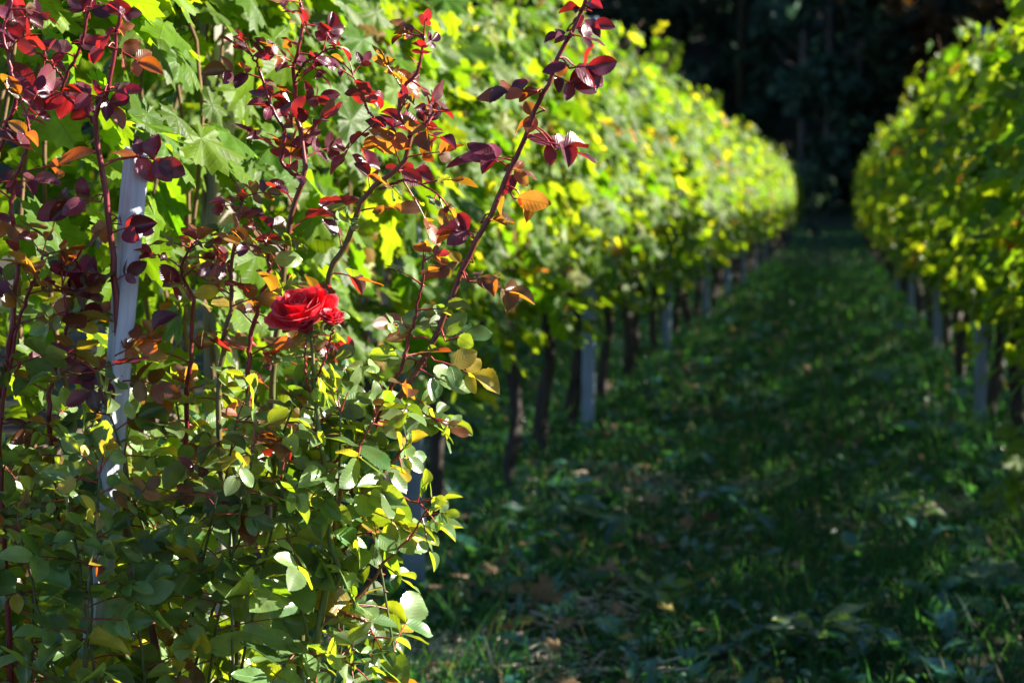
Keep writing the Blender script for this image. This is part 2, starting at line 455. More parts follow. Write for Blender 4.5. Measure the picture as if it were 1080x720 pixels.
def make_vine_meshes(seed, nleaf=620):
    r_ = np.random.default_rng(seed)
    fol = MB(); sh = MB(); tk = MB(); co = MB()
    # trunk
    lean = r_.uniform(-.10, .10)
    n = 9; zz = np.linspace(-.05, .74, n)
    P = np.stack([.024 * np.sin(zz * 7 + seed), lean * (zz / .7) ** 1.5 + .032 * np.sin(zz * 9 + seed * 2), zz], 1)
    rad = np.interp(zz, [0, .1, .6, .74], [.050, .034, .028, .042]) * r_.uniform(.8, 1.15)
    v, f = tube_geo(P, rad, 9, jitter=.45); tk.add(v, f, (.028, .020, .017))
    # cordon
    top = P[-1]
    for s in (-1, 1):
        C = spline([top - (0, 0, .04), top + (0, s * .12, .04), (0.01, s * .32, .76), (0, s * .5, .74)], 10)
        v, f = tube_geo(C, np.linspace(.022, .012, len(C)), 7, jitter=.3); co.add(v, f, (.06, .042, .03))
    # shoots
    sp = []
    for k in range(8):
        y0 = -.42 + .84 * k / 7 + r_.normal() * .02
        h = r_.uniform(1.7, 2.16) + (.2 if r_.random() < .12 else 0)
        S = spline([(0, y0, .74), (r_.normal() * .05, y0 + r_.normal() * .03, 1.1), (r_.normal() * .09, y0 + r_.normal() * .06, 1.55), (r_.normal() * .14, y0 + r_.normal() * .12, h)], 12)
        sp.append(S)
        v, f = tube_geo(S, np.linspace(.005, .002, len(S)), 5); sh.add(v, f, (.13, .075, .03))
    # leaves
    zr = r_.beta(1.25, 1.05, nleaf)
    z = .75 + 1.20 * zr
    y = r_.uniform(-.5, .5, nleaf)
    half = .16 + .15 * np.sin(np.pi * np.clip(zr * .85 + .12, 0, 1)) + .05 * np.sin(y * 9 + seed) * np.sin(z * 6 + seed * 1.7)
    side = np.where(r_.random(nleaf) < .5, -1, 1)
    dep = r_.random(nleaf) ** .45
    x = side * half * dep
    # ragged top: some leaves follow the shoots up
    k = int(nleaf * .2)
    for i in range(k):
        S = sp[r_.integers(len(sp))]; p = S[r_.integers(int(len(S) * .55), len(S))]
        x[i], y[i], z[i] = p + r_.normal(size=3) * (.05, .05, .03)
    # some hang below
    k2 = int(nleaf * .05)
    z[k:k + k2] = r_.uniform(.60, .80, k2); y[k:k + k2] = r_.choice([-.35, .1, .3], k2) + r_.normal(size=k2) * .06
    T = np.stack([x, y, z], 1)
    out = np.stack([side * (dep + .25), r_.normal(size=nleaf) * .45, .55 + .5 * (zr ** 2) + r_.normal(size=nleaf) * .35], 1) + r_.normal(size=(nleaf, 3)) * .38
    tip = np.stack([side * .55 + r_.normal(size=nleaf) * .4, r_.normal(size=nleaf) * .75, -.75 + r_.normal(size=nleaf) * .35], 1)
    Mx = frames(tip, out)
    size = r_.uniform(.042, .080, nleaf) * np.where(zr > .9, .75, 1)
    c, tr = vine_colors(nleaf, zr, r_)
    which = r_.integers(0, len(VT), nleaf)
    for q in range(len(VT)):
        m = which == q
        fol.add_many(*VT[q], Mx[m] * size[m][:, None, None], T[m], c[m], tr[m])
    # petioles
    return dict(trunk=tk.mesh('trunk', M_BARK), cordon=co.mesh('cordon', M_BARK), shoots=sh.mesh('shoots', M_BARK), foliage=fol.mesh('foliage', M_VINE))

VM = [make_vine_meshes(100 + i) for i in range(7)]
protos = []
for vm in VM:
    pass
ONES = ['', 'first', 'second', 'third', 'fourth', 'fifth', 'sixth', 'seventh', 'eighth', 'ninth', 'tenth', 'eleventh', 'twelfth', 'thirteenth', 'fourteenth',
        'fifteenth', 'sixteenth', 'seventeenth', 'eighteenth', 'nineteenth']
def ordinal(n):
    if n < 20: return ONES[n]
    tens = {2: 'twent', 3: 'thirt', 4: 'fort', 5: 'fift', 6: 'sixt'}[n // 10]
    return tens + 'ieth' if n % 10 == 0 else tens + 'y-' + ONES[n % 10]

VS = .93
rows = [(XL, 2.62, 50, 'sunlit grapevine in the row left of the grass path', 'vines in the row left of the path'),
        (XR, 5.05, 46, 'grapevine in the row right of the grass path', 'vines in the row right of the path')]
vi = 0
def place_vine(x, y, label, group):
    global vi
    vm = VM[(vi * 3 + random.randint(0, 1)) % len(VM)]; vi += 1
    root = empty('grapevine', (x + random.uniform(-.03, .03), y + random.uniform(-.05, .05), 0), math.pi * random.randint(0, 1) + random.uniform(-.06, .06))
    root.scale = (random.uniform(.92, 1.1), 1, random.uniform(.94, 1.04))
    tag(root, label, 'grapevine', group)
    for k in ('trunk', 'cordon', 'shoots', 'foliage'):
        o = bpy.data.objects.new(k, vm[k]); COL.objects.link(o); o.parent = root
    return root
for rx, y0, y1, lab, grp in rows:
    n = int((y1 - y0) / VS)
    for i in range(n):
        place_vine(rx, y0 + VS * i, f'{lab}, {ordinal(i + 1)} from the near end', grp)
for rx, y0, y1, lab, grp in ((XL - 1.95, 7.5, 30, 'shaded grapevine glimpsed between the trunks, in the row behind the left one', 'vines in the row behind the left row'),
                             (XR + 1.95, 4.6, 47, 'shaded grapevine in the row behind the right one', 'vines in the row behind the right row')):
    n = int((y1 - y0) / VS)
    for i in range(n):
        place_vine(rx, y0 + VS * i, f'{lab}, {ordinal(i + 1)} along', grp)

# ---------------------------------------------------------------- trellis posts and wires
def steel_post_mesh():
    m = MB(); h = 2.02; a = .029; b = .022; t = .004
    # open C profile
    prof = [(-a, -b), (-a, b), (-a + .010, b), (-a + .010, b - t), (-a + t, b - t), (-a + t, -b + t), (a - t, -b + t), (a - t, b - t), (a - .010, b - t), (a - .010, b), (a, b), (a, -b)]
    n = len(prof); V = [(x, y, z) for z in (-.1, h) for x, y in prof]
    Fc = [(i, (i + 1) % n, n + (i + 1) % n, n + i) for i in range(n)] + [tuple(range(n, 2 * n))]
    m.add(V, Fc, (.17, .22, .31))
    hk = MB()
    for z in np.arange(.62, 1.95, .16):
        for s in (-1, 1):
            v, f = tube_geo([(s * a, 0, z), (s * (a + .012), 0, z + .004), (s * (a + .013), 0, z + .016)], .0028, 5); hk.add(v, f, (.17, .22, .31))
    return m.mesh('post', M_STEEL, False), hk.mesh('wire_hooks', M_STEEL)
SP, SH = steel_post_mesh()
def steel_post(x, y, label, group):
    o = bpy.data.objects.new('trellis_post', SP); COL.objects.link(o); o.location = (x, y, 0)
    o.rotation_euler = (random.uniform(-.012, .012), random.uniform(-.012, .012), random.uniform(-.1, .1))
    tag(o, label, 'post', group)
    k = bpy.data.objects.new('wire_hooks', SH); COL.objects.link(k); k.parent = o
def pxrow(px, X):
    """distance along the row at which a thing on the row X shows at column px (level with the camera)"""
    a = math.atan((px - 540) / F) - YAW
    return X / math.tan(a)
for i, px in enumerate((436, 621, 703, 745, 768, 784, 797, 807)):
    steel_post(XL + .06, pxrow(px, XL + .06), f'blue-grey steel post in the row left of the path, {ordinal(i + 1)} from the near end', 'steel posts of the left row')
for i, px in enumerate((1037, 990, 962, 946)):
    steel_post(XR - .05, pxrow(px, XR - .05), f'blue-grey steel post in the row right of the path, {ordinal(i + 1)} from the near end', 'steel posts of the right row')
for rx, ya, yb, nm in ((XL, 3.3, 49.5, 'left'), (XR, 4.7, 46, 'right')):
    for z, zz in ((.74, 'lowest'), (1.26, 'middle'), (1.74, 'top')):
        P = [(rx + .03, ya + (yb - ya) * k / 40, z - .012 * math.sin(k * math.pi / 2) ** 2) for k in range(41)]
        m = MB(); v, f = tube_geo(P, .0016, 5); m.add(v, f, (.3, .3, .3))
        tag(m.build('trellis_wire', M_STEEL), f'{zz} steel wire strung along the {nm} vine row', 'wire', 'trellis wires')

def wood_post(name, p0, p1, wx, wy, label, col, rz=0, chips=.0008):
    """weathered square post from p0 (foot) to p1 (top), slightly uneven along its length"""
    p0 = np.array(p0, float); p1 = np.array(p1, float); Ln = np.linalg.norm(p1 - p0)
    root_dir = (p1 - p0) / Ln
    m = MB(); n = 26; V = []
    c8 = [(-1, -.8), (-.8, -1), (.8, -1), (1, -.8), (1, .8), (.8, 1), (-.8, 1), (-1, .8)]
    r_ = np.random.default_rng(5)
    for i in range(n):
        z = Ln * i / (n - 1)
        for (a, b) in c8:
            tap = 1 if i < n - 1 else .93
            V.append((a * wx * tap + r_.normal() * chips * .4, b * wy * tap + r_.normal() * chips * .4, z + (.006 * a if i == n - 1 else 0)))
    Fc = [(i * 8 + k, i * 8 + (k + 1) % 8, (i + 1) * 8 + (k + 1) % 8, (i + 1) * 8 + k) for i in range(n - 1) for k in range(8)] + [tuple((n - 1) * 8 + k for k in range(8))]
    m.add(V, Fc, col)
    o = m.build(name, M_WOOD, smooth=False)
    o.location = p0
    q = Vector(root_dir).to_track_quat('Z', 'Y') 
    o.rotation_mode = 'XYZ'
    o.rotation_euler = (q.to_matrix() @ Matrix.Rotation(rz, 3, 'Z')).to_euler()
    return tag(o, label, 'post')
# thin stake that holds the rose
top = at(144, 160, 2.04); low = at(113, 530, 2.0)
d = (low - top) / (low - top)[2]
foot = top + d * (-.05 - top[2])
wood_post('wooden_stake', foot, top, .0165, .012, 'weathered pale grey wooden stake leaning in the left of the rose bush', (.50, .52, .60), rz=-.12)
pe = at(237, 650, 3.25)
wood_post('row_end_post', (pe[0], pe[1], -.1), (pe[0] - .01, pe[1] + .02, 2.25), .026, .026, 'upright grey wooden end post of the left vine row, behind the rose bush', (.27, .24, .21), rz=.5)

# ---------------------------------------------------------------- rose bush
RB = empty('rose_bush', (-.78, 2.12, 0))
tag(RB, 'tall rose bush with purple-red upper shoots, glossy green lower leaves and one red bloom', 'rose bush')
RBI = np.array([-.78, 2.12, 0])

def rose_col(kind, n, r_):
    b = r_.uniform(.5, 1.35, (n, 1)); t = r_.random((n, 1))
    if kind == 'purple':
        c = (np.array([.075, .012, .038]) * (1 - t) + np.array([.15, .028, .060]) * t) * b
        tr = (np.array([.28, .006, .022]) * (1 - t) + np.array([.62, .03, .012]) * t) * b
    elif kind == 'bronze':
        c = (np.array([.13, .045, .025]) * (1 - t) + np.array([.12, .085, .03]) * t) * b
        tr = (np.array([.85, .17, .015]) * (1 - t) + np.array([.75, .42, .02]) * t) * b
    elif kind == 'orange':
        c = np.array([.24, .06, .018]) * b; tr = (np.array([.95, .17, .01]) * (1 - t) + np.array([.95, .40, .02]) * t) * b
    elif kind == 'yellow':
        c = np.array([.42, .30, .03]) * b; tr = np.array([.95, .70, .03]) * b
    else:
        c = (np.array([.060, .150, .040]) * (1 - t) + np.array([.19, .29, .11]) * t) * b
        tr = (np.array([.30, .50, .012]) * (1 - t) + np.array([.72, .80, .02]) * t) * b
    return np.clip(c, 0, .9), np.clip(tr, 0, .97)

def mixkind(mix, r_):
    ks = list(mix); p = np.array([mix[k] for k in ks], float)
    return ks[r_.choice(len(ks), p=p / p.sum())]

class Foliage:
    def __init__(s): s.M = []; s.T = []; s.c = []; s.t = []; s.q = []; s.stem = MB()
    def leaflet(s, p, d, nrm, size, kind, r_):
        M = frames(np.array([d]), np.array([nrm]))[0] * size
        c, t = rose_col(kind, 1, r_)
        s.M.append(M); s.T.append(p); s.c.append(c[0]); s.t.append(t[0]); s.q.append(r_.integers(len(RT)))
    def compound(s, p, d, size, mix, r_, nl=5, stemcol=(.25, .03, .03), up=None, ls=1.0):
        """pinnate leaf: a stalk with a terminal leaflet and pairs of side leaflets"""
        p = np.array(p, float); d = norm(d); up = np.array([0, 0, .75]) + SUN * .55 + _r * .2 - _f * .25 + r_.normal(size=3) * .42 if up is None else np.array(up, float)
        side = norm(np.cross(d, up)); nz = np.cross(side, d)
        Ls = size * (2.1 if nl >= 5 else 1.5 if nl == 3 else .8) * ls
        droop = r_.uniform(.05, .35)
        ts = np.linspace(0, 1, 6)
        P = np.array([p + d * Ls * t + np.array([0, 0, -1]) * droop * Ls * t * t for t in ts])
        v, f = tube_geo(P, np.linspace(.0013, .0006, 6), 4, cap=False); s.stem.add(v, f, stemcol)
        kind = mixkind(mix, r_)
        def k2(): return kind if r_.random() < .7 else mixkind(mix, r_)
        td = norm(P[-1] - P[-2])
        jit = lambda a: r_.normal(size=3) * a
        s.leaflet(P[-1], td + jit(.18), nz + jit(.35), size * r_.uniform(.95, 1.2), k2(), r_)
        prs = {5: (.88, .45), 7: (.9, .6, .3), 3: (.8,), 1: ()}[nl]
        for t in prs:
            q = P[0] + (P[-1] - P[0]) * t + np.array([0, 0, -1]) * droop * Ls * (t * t - t)
            for sd in (-1, 1):
                dd = td * .45 + side * sd * .9 + jit(.15)
                s.leaflet(q, dd, nz + side * sd * -.1 + jit(.35), size * r_.uniform(.72, 1.0), k2(), r_)
    def build(s, parent):
        if s.T:
            M = np.array(s.M); T = np.array(s.T) - RBI; c = np.array(s.c); t = np.array(s.t); q = np.array(s.q)
            m = MB()
            for k in range(len(RT)):
                w_ = q == k
                m.add_many(*RT[k], M[w_], T[w_], c[w_], t[w_])
            m.build('leaves', M_ROSE, parent)

RED = (.17, .018, .028); GREENC = (.10, .12, .035); BRN = (.12, .05, .03)
CAM_DIR = norm(np.array([-.62, 2.1, 0]) - np.array([0, 0, 0]))

def cane(pts, r0, r1, mix_top, mix_low, zsplit, step=.055, size=.036, col=RED, collow=None, leaves=True, seed=0, thorn=1.0, leaf_from=.0, nl=(5, 5, 3), upright=.5, manual=None, ls=.82):
    """one rose cane through world points (foot first), with thorns, and its leaves as children"""
    r_ = np.random.default_rng(seed)
    P = spline(pts, 40)
    wv_ = np.linspace(0, 1, len(P))[:, None]
    P = P + (np.sin(wv_ * np.array([31, 23, 0]) + r_.uniform(0, 6, 3)) * .0018 + np.sin(wv_ * np.array([13, 11, 0]) + r_.uniform(0, 6, 3)) * .0032) * np.sin(np.pi * wv_) * min(1, np.linalg.norm(P[-1] - P[0]) / .5)
    P[1:-1] += r_.normal(size=(len(P) - 2, 3)) * .0008
    rad = np.linspace(r0, r1, len(P))
    m = MB()
    v, f = tube_geo(P - RBI, rad, 8)
    zz = v[:, 2]
    c1 = np.array(col); c0 = np.array(collow if collow is not None else col)
    k = np.clip((zz - (zsplit - .15)) / .3, 0, 1)[:, None]
    m.add(v, f, c0 * (1 - k) + c1 * k)
    seg = np.linalg.norm(np.diff(P, axis=0), axis=1); S = np.concatenate(([0], np.cumsum(seg))); Ltot = S[-1]
    def pt(s_):
        q = np.array([np.interp(s_, S, P[:, a]) for a in range(3)])
        e = np.array([np.interp(min(s_ + .01, Ltot), S, P[:, a]) for a in range(3)]) - np.array([np.interp(max(s_ - .01, 0), S, P[:, a]) for a in range(3)])
        return q, norm(e)
    # thorns
    th = MB()
    s_ = .03
    while s_ < Ltot * .97:
        q, t = pt(s_); rr = np.interp(s_ / Ltot, [0, 1], [r0, r1])
        a = norm(np.cross(t, r_.normal(size=3)))
        ln = r_.uniform(.004, .0075) * min(1, rr / .0025)
        base = q + a * rr * .6
        bb = np.cross(t, a)
        V = [base + t * ln * .45, base + bb * ln * .16, base - t * ln * .45, base - bb * ln * .16, base + a * (ln + rr * .4) - t * ln * .35]
        th.add(np.array(V) - RBI, [(0, 1, 4), (1, 2, 4), (2, 3, 4), (3, 0, 4)], (.32, .05, .035))
        s_ += r_.uniform(.012, .045) / thorn
    fo = Foliage()
    if leaves:
        s_ = Ltot * leaf_from + .02; ang = r_.uniform(0, 6.28)
        while s_ < Ltot:
            q, t = pt(s_)
            ang += 2.4 + r_.normal() * .25
            a = norm(np.cross(t, (.3, .9, .1))); b = np.cross(t, a)
            h = math.cos(ang) * a + math.sin(ang) * b
            d = h + t * upright + np.array([0, 0, r_.uniform(-.25, .35)])
            z = q[2]
            kk = np.clip((z - (zsplit - .10)) / .2, 0, 1)
            mix = mix_top if r_.random() < kk else mix_low
            fr = s_ / Ltot
            sz = size * r_.uniform(.75, 1.2) * (1 if fr < .8 else np.interp(fr, [.8, 1], [1, .55]))
            fo.compound(q, d, sz, mix, r_, nl=nl[r_.integers(len(nl))], ls=ls)
            s_ += step * r_.uniform(.7, 1.3) * (1 if fr < .85 else .45)
        q, t = pt(Ltot)
        for _ in range(3):
            fo.compound(q, t + r_.normal(size=3) * .55, size * .55, mix_top, r_, nl=3)
    if manual:
        for (px, py, ang, szpx, kind, nl_) in manual:
            # leaf that springs from the nearest point of the cane and spreads round the given spot
            j = int(np.argmin([np.linalg.norm(proj(p) - np.array([px, py])) for p in P]))
            dpt = P[j]
            tx = at(px, py, dpt[1] + r_.uniform(-.02, .03))
            a = math.radians(ang)
            d = _r * math.cos(a) + _u * math.sin(a) - _f * r_.uniform(-.25, .25)
            tx = tx - d * szpx * .35 * dpt[1] / F
            v, f = tube_geo(spline([dpt, (dpt + tx) / 2 + (0, 0, .004), tx], 6), .0011, 5, cap=False); fo.stem.add(v, f, (.3, .04, .035))
            sz = szpx * .9 * dpt[1] / F
            upn = -_f * .75 + _u * .55 + r_.normal(size=3) * .25
            mixm = kind if isinstance(kind, dict) else {kind: 1}
            fo.compound(tx, d, sz, mixm, r_, nl=nl_, up=upn, ls={1: .15, 3: .45, 5: .62}[nl_])
    st_ = fo.stem
    if st_.n:
        for a in st_.li: m.li.append(a + m.n)
        m.lt += st_.lt; m.v += [a - RBI for a in st_.v]; m.col += st_.col; m.tr += st_.tr; m.uv += st_.uv; m.n += st_.n
    if th.n:
        for a in th.li: m.li.append(a + m.n)
        m.lt += th.lt; m.v += th.v; m.col += th.col; m.tr += th.tr; m.uv += th.uv; m.n += th.n
    o = m.build('cane', M_CANE, RB)
    fo.build(o)
    return P
def proj(p):
    v = p - CAM; zc = v @ _f
    return np.array([540 + F * (v @ _r) / zc, 360 - F * (v @ _u) / zc])

PUR = {'purple': 9, 'bronze': 1, 'orange': .6}
PURO = {'purple': 7, 'bronze': 1.6, 'orange': 1.6}
MID = {'bronze': 4, 'purple': 2, 'green': 4, 'orange': 1}
GRN = {'green': 20, 'yellow': .6, 'bronze': .6}
GRB = {'green': 8, 'bronze': 2, 'yellow': .5}

def pc(lst, Y0, Y1=None):
    """pixel polyline (foot first) -> points, distance going from Y0 to Y1"""
    Y1 = Y0 if Y1 is None else Y1; n = len(lst)
    return [at(x, y, Y0 + (Y1 - Y0) * i / (n - 1)) for i, (x, y) in enumerate(lst)]
base = lambda x, y: np.array([x, y, 0.0])

# the long arching cane on the right
pB = [base(-.74, 2.10)] + pc([(330, 700), (350, 615), (372, 540), (412, 437), (430, 410), (457, 363), (477, 320), (497, 273), (517, 227), (530, 190), (547, 160), (562, 120), (577, 90), (590, 63), (603, 37), (617, 2), (628, -35)], 2.06, 2.02)
cane(pB, .0050, .0022, PUR, GRN, 1.1, leaves=False, seed=1, thorn=1.8, collow=(.13, .05, .03), manual=[
    (612, 38, -8, 26, {'purple': 1, 'orange': .5}, 3), (596, 37, 160, 20, 'purple', 3),
    (612, 70, 12, 34, 'purple', 3), (590, 70, 185, 28, 'purple', 1), (615, 73, -22, 36, 'purple', 1),
    (556, 94, 165, 30, {'orange': 1, 'purple': .8}, 5), (562, 100, 210, 26, 'orange', 1),
    (590, 152, -8, 40, 'purple', 3), (592, 150, 60, 34, 'purple', 1), (580, 145, 130, 30, {'purple': 1}, 1),
    (528, 166, 165, 36, 'purple', 3), (518, 160, 120, 36, 'purple', 1), (500, 166, 172, 44, 'purple', 1),
    (535, 198, 60, 28, 'purple', 1), (555, 208, 5, 38, 'orange', 1), (553, 212, -55, 38, 'orange', 1), (527, 208, 250, 34, 'bronze', 1),
    (497, 243, 165, 34, 'purple', 3), (480, 245, 175, 38, {'orange': 1, 'bronze': 1}, 1), (478, 238, 130, 30, 'yellow', 1),
    (508, 298, -5, 36, {'purple': 2, 'bronze': 2, 'yellow': 1}, 5), (500, 292, 30, 28, 'bronze', 3),
    (474, 345, 60, 36, 'green', 1), (480, 355, 25, 34, 'green', 3), (470, 382, -10, 36, {'green': 2, 'yellow': 1}, 5),
    (455, 395, -25, 38, {'green': 2, 'yellow': 1, 'bronze': 1}, 3), (440, 420, -20, 34, 'green', 5), (440, 380, 150, 32, 'green', 5), (420, 440, 0, 36, 'green', 5), (430, 350, 140, 30, 'bronze', 3),
    (606, 30, 20, 26, 'purple', 5), (585, 80, -20, 26, {'purple': 1, 'orange': 1}, 5), (566, 118, 190, 26, 'orange', 3), (575, 150, -25, 28, 'purple', 3), (540, 178, 10, 26, {'purple': 1, 'orange': 1}, 3), (515, 232, 20, 26, 'bronze', 3), (490, 275, 170, 28, {'orange': 1, 'yellow': 1}, 5), (470, 335, 160, 28, 'green', 5),
    (620, 5, 40, 22, 'purple', 3), (617, 10, 160, 22, 'purple', 3)])
# tall purple cane on the left
pA = [base(-.83, 2.05)] + pc([(170, 720), (140, 600), (133, 520), (128, 450), (126, 407), (123, 353), (120, 287), (112, 227), (103, 150), (104, 122), (108, 105), (117, 77), (123, 33), (128, 12)], 2.03, 1.97)
cane(pA, .0060, .0022, PUR, GRB, .95, leaves=False, seed=2, thorn=1.5, collow=(.15, .05, .035), manual=[
    (128, 12, 20, 18, 'purple', 3), (127, 14, 120, 20, 'purple', 3), (122, 30, 20, 18, 'orange', 3), (118, 35, 175, 22, 'purple', 3),
    (124, 52, -15, 30, {'purple': 2, 'orange': 1}, 5), (112, 48, 170, 26, 'purple', 3), (120, 95, 10, 30, 'purple', 3), (112, 95, 200, 26, 'purple', 5),
    (112, 105, -30, 30, {'purple': 1, 'orange': 1}, 3), (98, 100, 165, 30, 'purple', 3), (140, 165, 15, 36, 'purple', 5), (138, 160, 150, 28, {'orange': 1, 'purple': 1}, 1),
    (95, 210, 165, 36, 'purple', 5), (90, 205, 100, 30, 'purple', 1), (125, 235, 5, 34, {'purple': 1, 'orange': 1}, 3), (130, 240, 25, 34, 'purple', 3), (115, 235, 215, 30, 'orange', 3),
    (110, 290, 170, 34, 'purple', 5), (100, 300, 190, 34, {'bronze': 2, 'purple': 1}, 5), (130, 290, 35, 26, 'purple', 3), (130, 370, 30, 30, {'bronze': 1, 'orange': 1}, 3), (140, 360, 35, 34, {'orange': 1, 'purple': 1}, 5),
    (110, 390, 160, 34, 'purple', 5), (118, 400, 200, 34, {'purple': 1, 'bronze': 1}, 5), (140, 400, 10, 34, {'purple': 1, 'bronze': 1}, 5), (115, 330, 150, 28, 'purple', 3),
    (135, 440, 20, 32, MID, 5), (120, 450, 180, 34, MID, 5), (140, 480, 0, 34, GRB, 5), (120, 500, 190, 34, GRB, 5)])
# side shoot of it
pA2 = pc([(102, 131), (83, 113), (67, 98), (70, 80), (77, 67), (85, 50), (88, 37), (91, 18), (97, 0)], 2.02, 1.99)
cane(pA2, .0026, .0018, PUR, PUR, 1.0, leaves=False, seed=3, manual=[
    (60, 95, 150, 38, 'purple', 3), (62, 102, 200, 34, 'purple', 1), (72, 100, -10, 26, 'purple', 3), (84, 45, 10, 26, 'purple', 3), (70, 55, 150, 28, 'purple', 3), (95, 10, 30, 26, 'purple', 5), (90, 12, 120, 26, 'purple', 3), (70, 105, 245, 32, 'purple', 1)])
pA3 = pc([(67, 85), (55, 68), (40, 57), (25, 46), (8, 34)], 2.01, 1.98)
cane(pA3, .0018, .0012, PUR, PUR, 1.0, leaves=False, seed=4, manual=[(48, 62, 70, 22, 'purple', 3), (20, 42, 160, 32, 'purple', 5), (60, 68, -10, 20, 'purple', 1), (30, 20, 110, 34, {'purple': 1, 'orange': .6}, 3)])
# centre cane
pC = [base(-.74, 2.16)] + pc([(290, 600), (288, 480), (292, 380), (300, 290), (307, 227), (318, 187), (319, 147), (312, 110), (310, 80), (316, 50), (318, 20), (317, 3)], 2.14, 2.1)
cane(pC, .0050, .0018, PURO, MID, 1.12, step=.030, size=.034, seed=5, leaf_from=.55, collow=(.085, .085, .03), thorn=1.2)
pC2 = pc([(318, 190), (298, 172), (300, 140), (285, 110), (276, 78), (268, 62), (262, 55)], 2.1, 2.06)
cane(pC2, .0026, .0012, PUR, PUR, 1.0, step=.030, size=.030, seed=6)
pC3 = pc([(310, 85), (322, 66), (340, 55), (352, 50)], 2.1, 2.06)
cane(pC3, .0016, .001, PUR, PUR, 1.0, step=.03, size=.022, seed=7)
pD = [base(-.72, 2.14)] + pc([(320, 600), (322, 470), (335, 360), (347, 292), (363, 263), (377, 227), (400, 200), (427, 173), (430, 140), (420, 123), (422, 98), (440, 77), (446, 50), (447, 38)], 2.1, 2.06)
cane(pD, .0052, .0016, PURO, MID, 1.16, step=.029, size=.034, seed=8, leaf_from=.58, collow=(.085, .085, .03), thorn=1.2)
pD2 = pc([(420, 150), (400, 130), (385, 110), (372, 78)], 2.08, 2.1)
cane(pD2, .002, .001, PURO, PURO, 1.0, step=.026, size=.030, seed=9)
pD3 = pc([(430, 145), (448, 130), (462, 118)], 2.06, 2.03)
cane(pD3, .002, .001, PURO, PURO, 1.0, step=.024, size=.029, seed=10)
pD4 = pc([(400, 200), (425, 190), (445, 195), (462, 205)], 2.08, 2.03)
cane(pD4, .002, .001, {'orange': 1, 'bronze': 1, 'green': 1}, MID, 1.0, step=.03, size=.026, seed=11)
pE = [base(-.78, 2.08)] + pc([(250, 620), (236, 500), (232, 393), (235, 360), (242, 320), (248, 270), (253, 225), (255, 206)], 2.05, 2.02)
cane(pE, .0045, .0016, PURO, GRB, 1.05, step=.031, size=.034, seed=12, leaf_from=.45, collow=(.085, .085, .03), thorn=1.3)
pF = pc([(370, 520), (405, 425), (417, 397), (430, 360), (443, 313), (447, 275)], 2.04, 2.0)
cane(pF, .0032, .0014, {'orange': 2, 'purple': 1, 'bronze': 1}, GRB, 1.15, step=.03, size=.026, seed=13, leaf_from=.15)
# stems of the bloom and its buds
pG = [base(-.71, 2.0)] + pc([(337, 655), (355, 610), (352, 563), (343, 487), (335, 453), (332, 400), (326, 345)], 1.98, 1.93)
cane(pG, .0052, .0022, GRN, GRN, 1.2, step=.045, size=.034, seed=14, leaf_from=.35, col=(.13, .09, .04), collow=(.10, .13, .04), thorn=.8)
pG2 = pc([(332, 402), (343, 380), (350, 352), (352, 345)], 1.94, 1.905)
cane(pG2, .0016, .0013, GRN, GRN, 1.2, leaves=False, seed=15, col=(.25, .03, .035), thorn=.3)
pG3 = pc([(331, 420), (322, 395), (322, 370), (324, 352)], 1.94, 1.905)
cane(pG3, .0016, .0013, GRN, GRN, 1.2, leaves=False, seed=16, col=(.25, .03, .035), thorn=.3)
# outer shoots on the right side, low
for k, (pl, Y0, Y1) in enumerate([
        ([(340, 650), (375, 630), (395, 608), (410, 588), (432, 565), (445, 545)], 2.02, 1.98),
        ([(345, 560), (375, 530), (392, 503), (410, 513), (432, 528), (442, 530)], 2.02, 1.98),
        ([(350, 640), (370, 650), (385, 655), (395, 672)], 2.0, 1.95),
        ([(335, 690), (350, 690), (370, 700)], 1.98, 1.93),
        ([(350, 600), (375, 560), (400, 505), (420, 480)], 2.02, 1.99),
        ([(340, 500), (380, 460), (420, 430), (455, 440)], 2.05, 2.03),
        ([(352, 560), (362, 510), (380, 470), (395, 440)], 1.97, 1.95)]):
    cane(pc(pl, Y0, Y1), .0024, .0012, {'green': 8, 'bronze': 1, 'yellow': 1.2}, GRN, 1.3, step=.040, size=.040, ls=.6, seed=30 + k, upright=.3, col=(.25, .06, .03), thorn=.5, nl=(5, 3, 5))
# left edge shoots, dark red
for k, (pl, Y0, Y1, mt, ml) in enumerate([
        ([(12, 720), (6, 600), (2, 480), (10, 380), (22, 320), (40, 290), (45, 270)], 1.98, 1.95, {'bronze': 3, 'purple': 3, 'orange': 1}, GRB),
        ([(0, 420), (15, 330), (18, 260), (10, 215), (22, 180), (30, 150), (28, 120)], 1.97, 1.93, PURO, MID),
        ([(-40, 300), (-15, 200), (5, 140), (15, 90), (5, 40), (12, 0)], 1.97, 1.93, PUR, PUR),
        ([(60, 560), (52, 450), (60, 380), (70, 330), (66, 300)], 2.0, 1.97, {'purple': 3, 'bronze': 3, 'orange': 1}, GRB),
        ([(200, 560), (196, 450), (200, 380), (205, 320), (190, 290), (200, 262)], 2.08, 2.04, PURO, GRB),
        ([(270, 500), (262, 400), (268, 330), (285, 290), (280, 255)], 2.08, 2.05, MID, GRB)]):
    pts = pc(pl, Y0, Y1)
    cane(pts, .0040, .0016, mt, ml, 1.02, step=.036, size=.041, seed=50 + k, thorn=1.2)
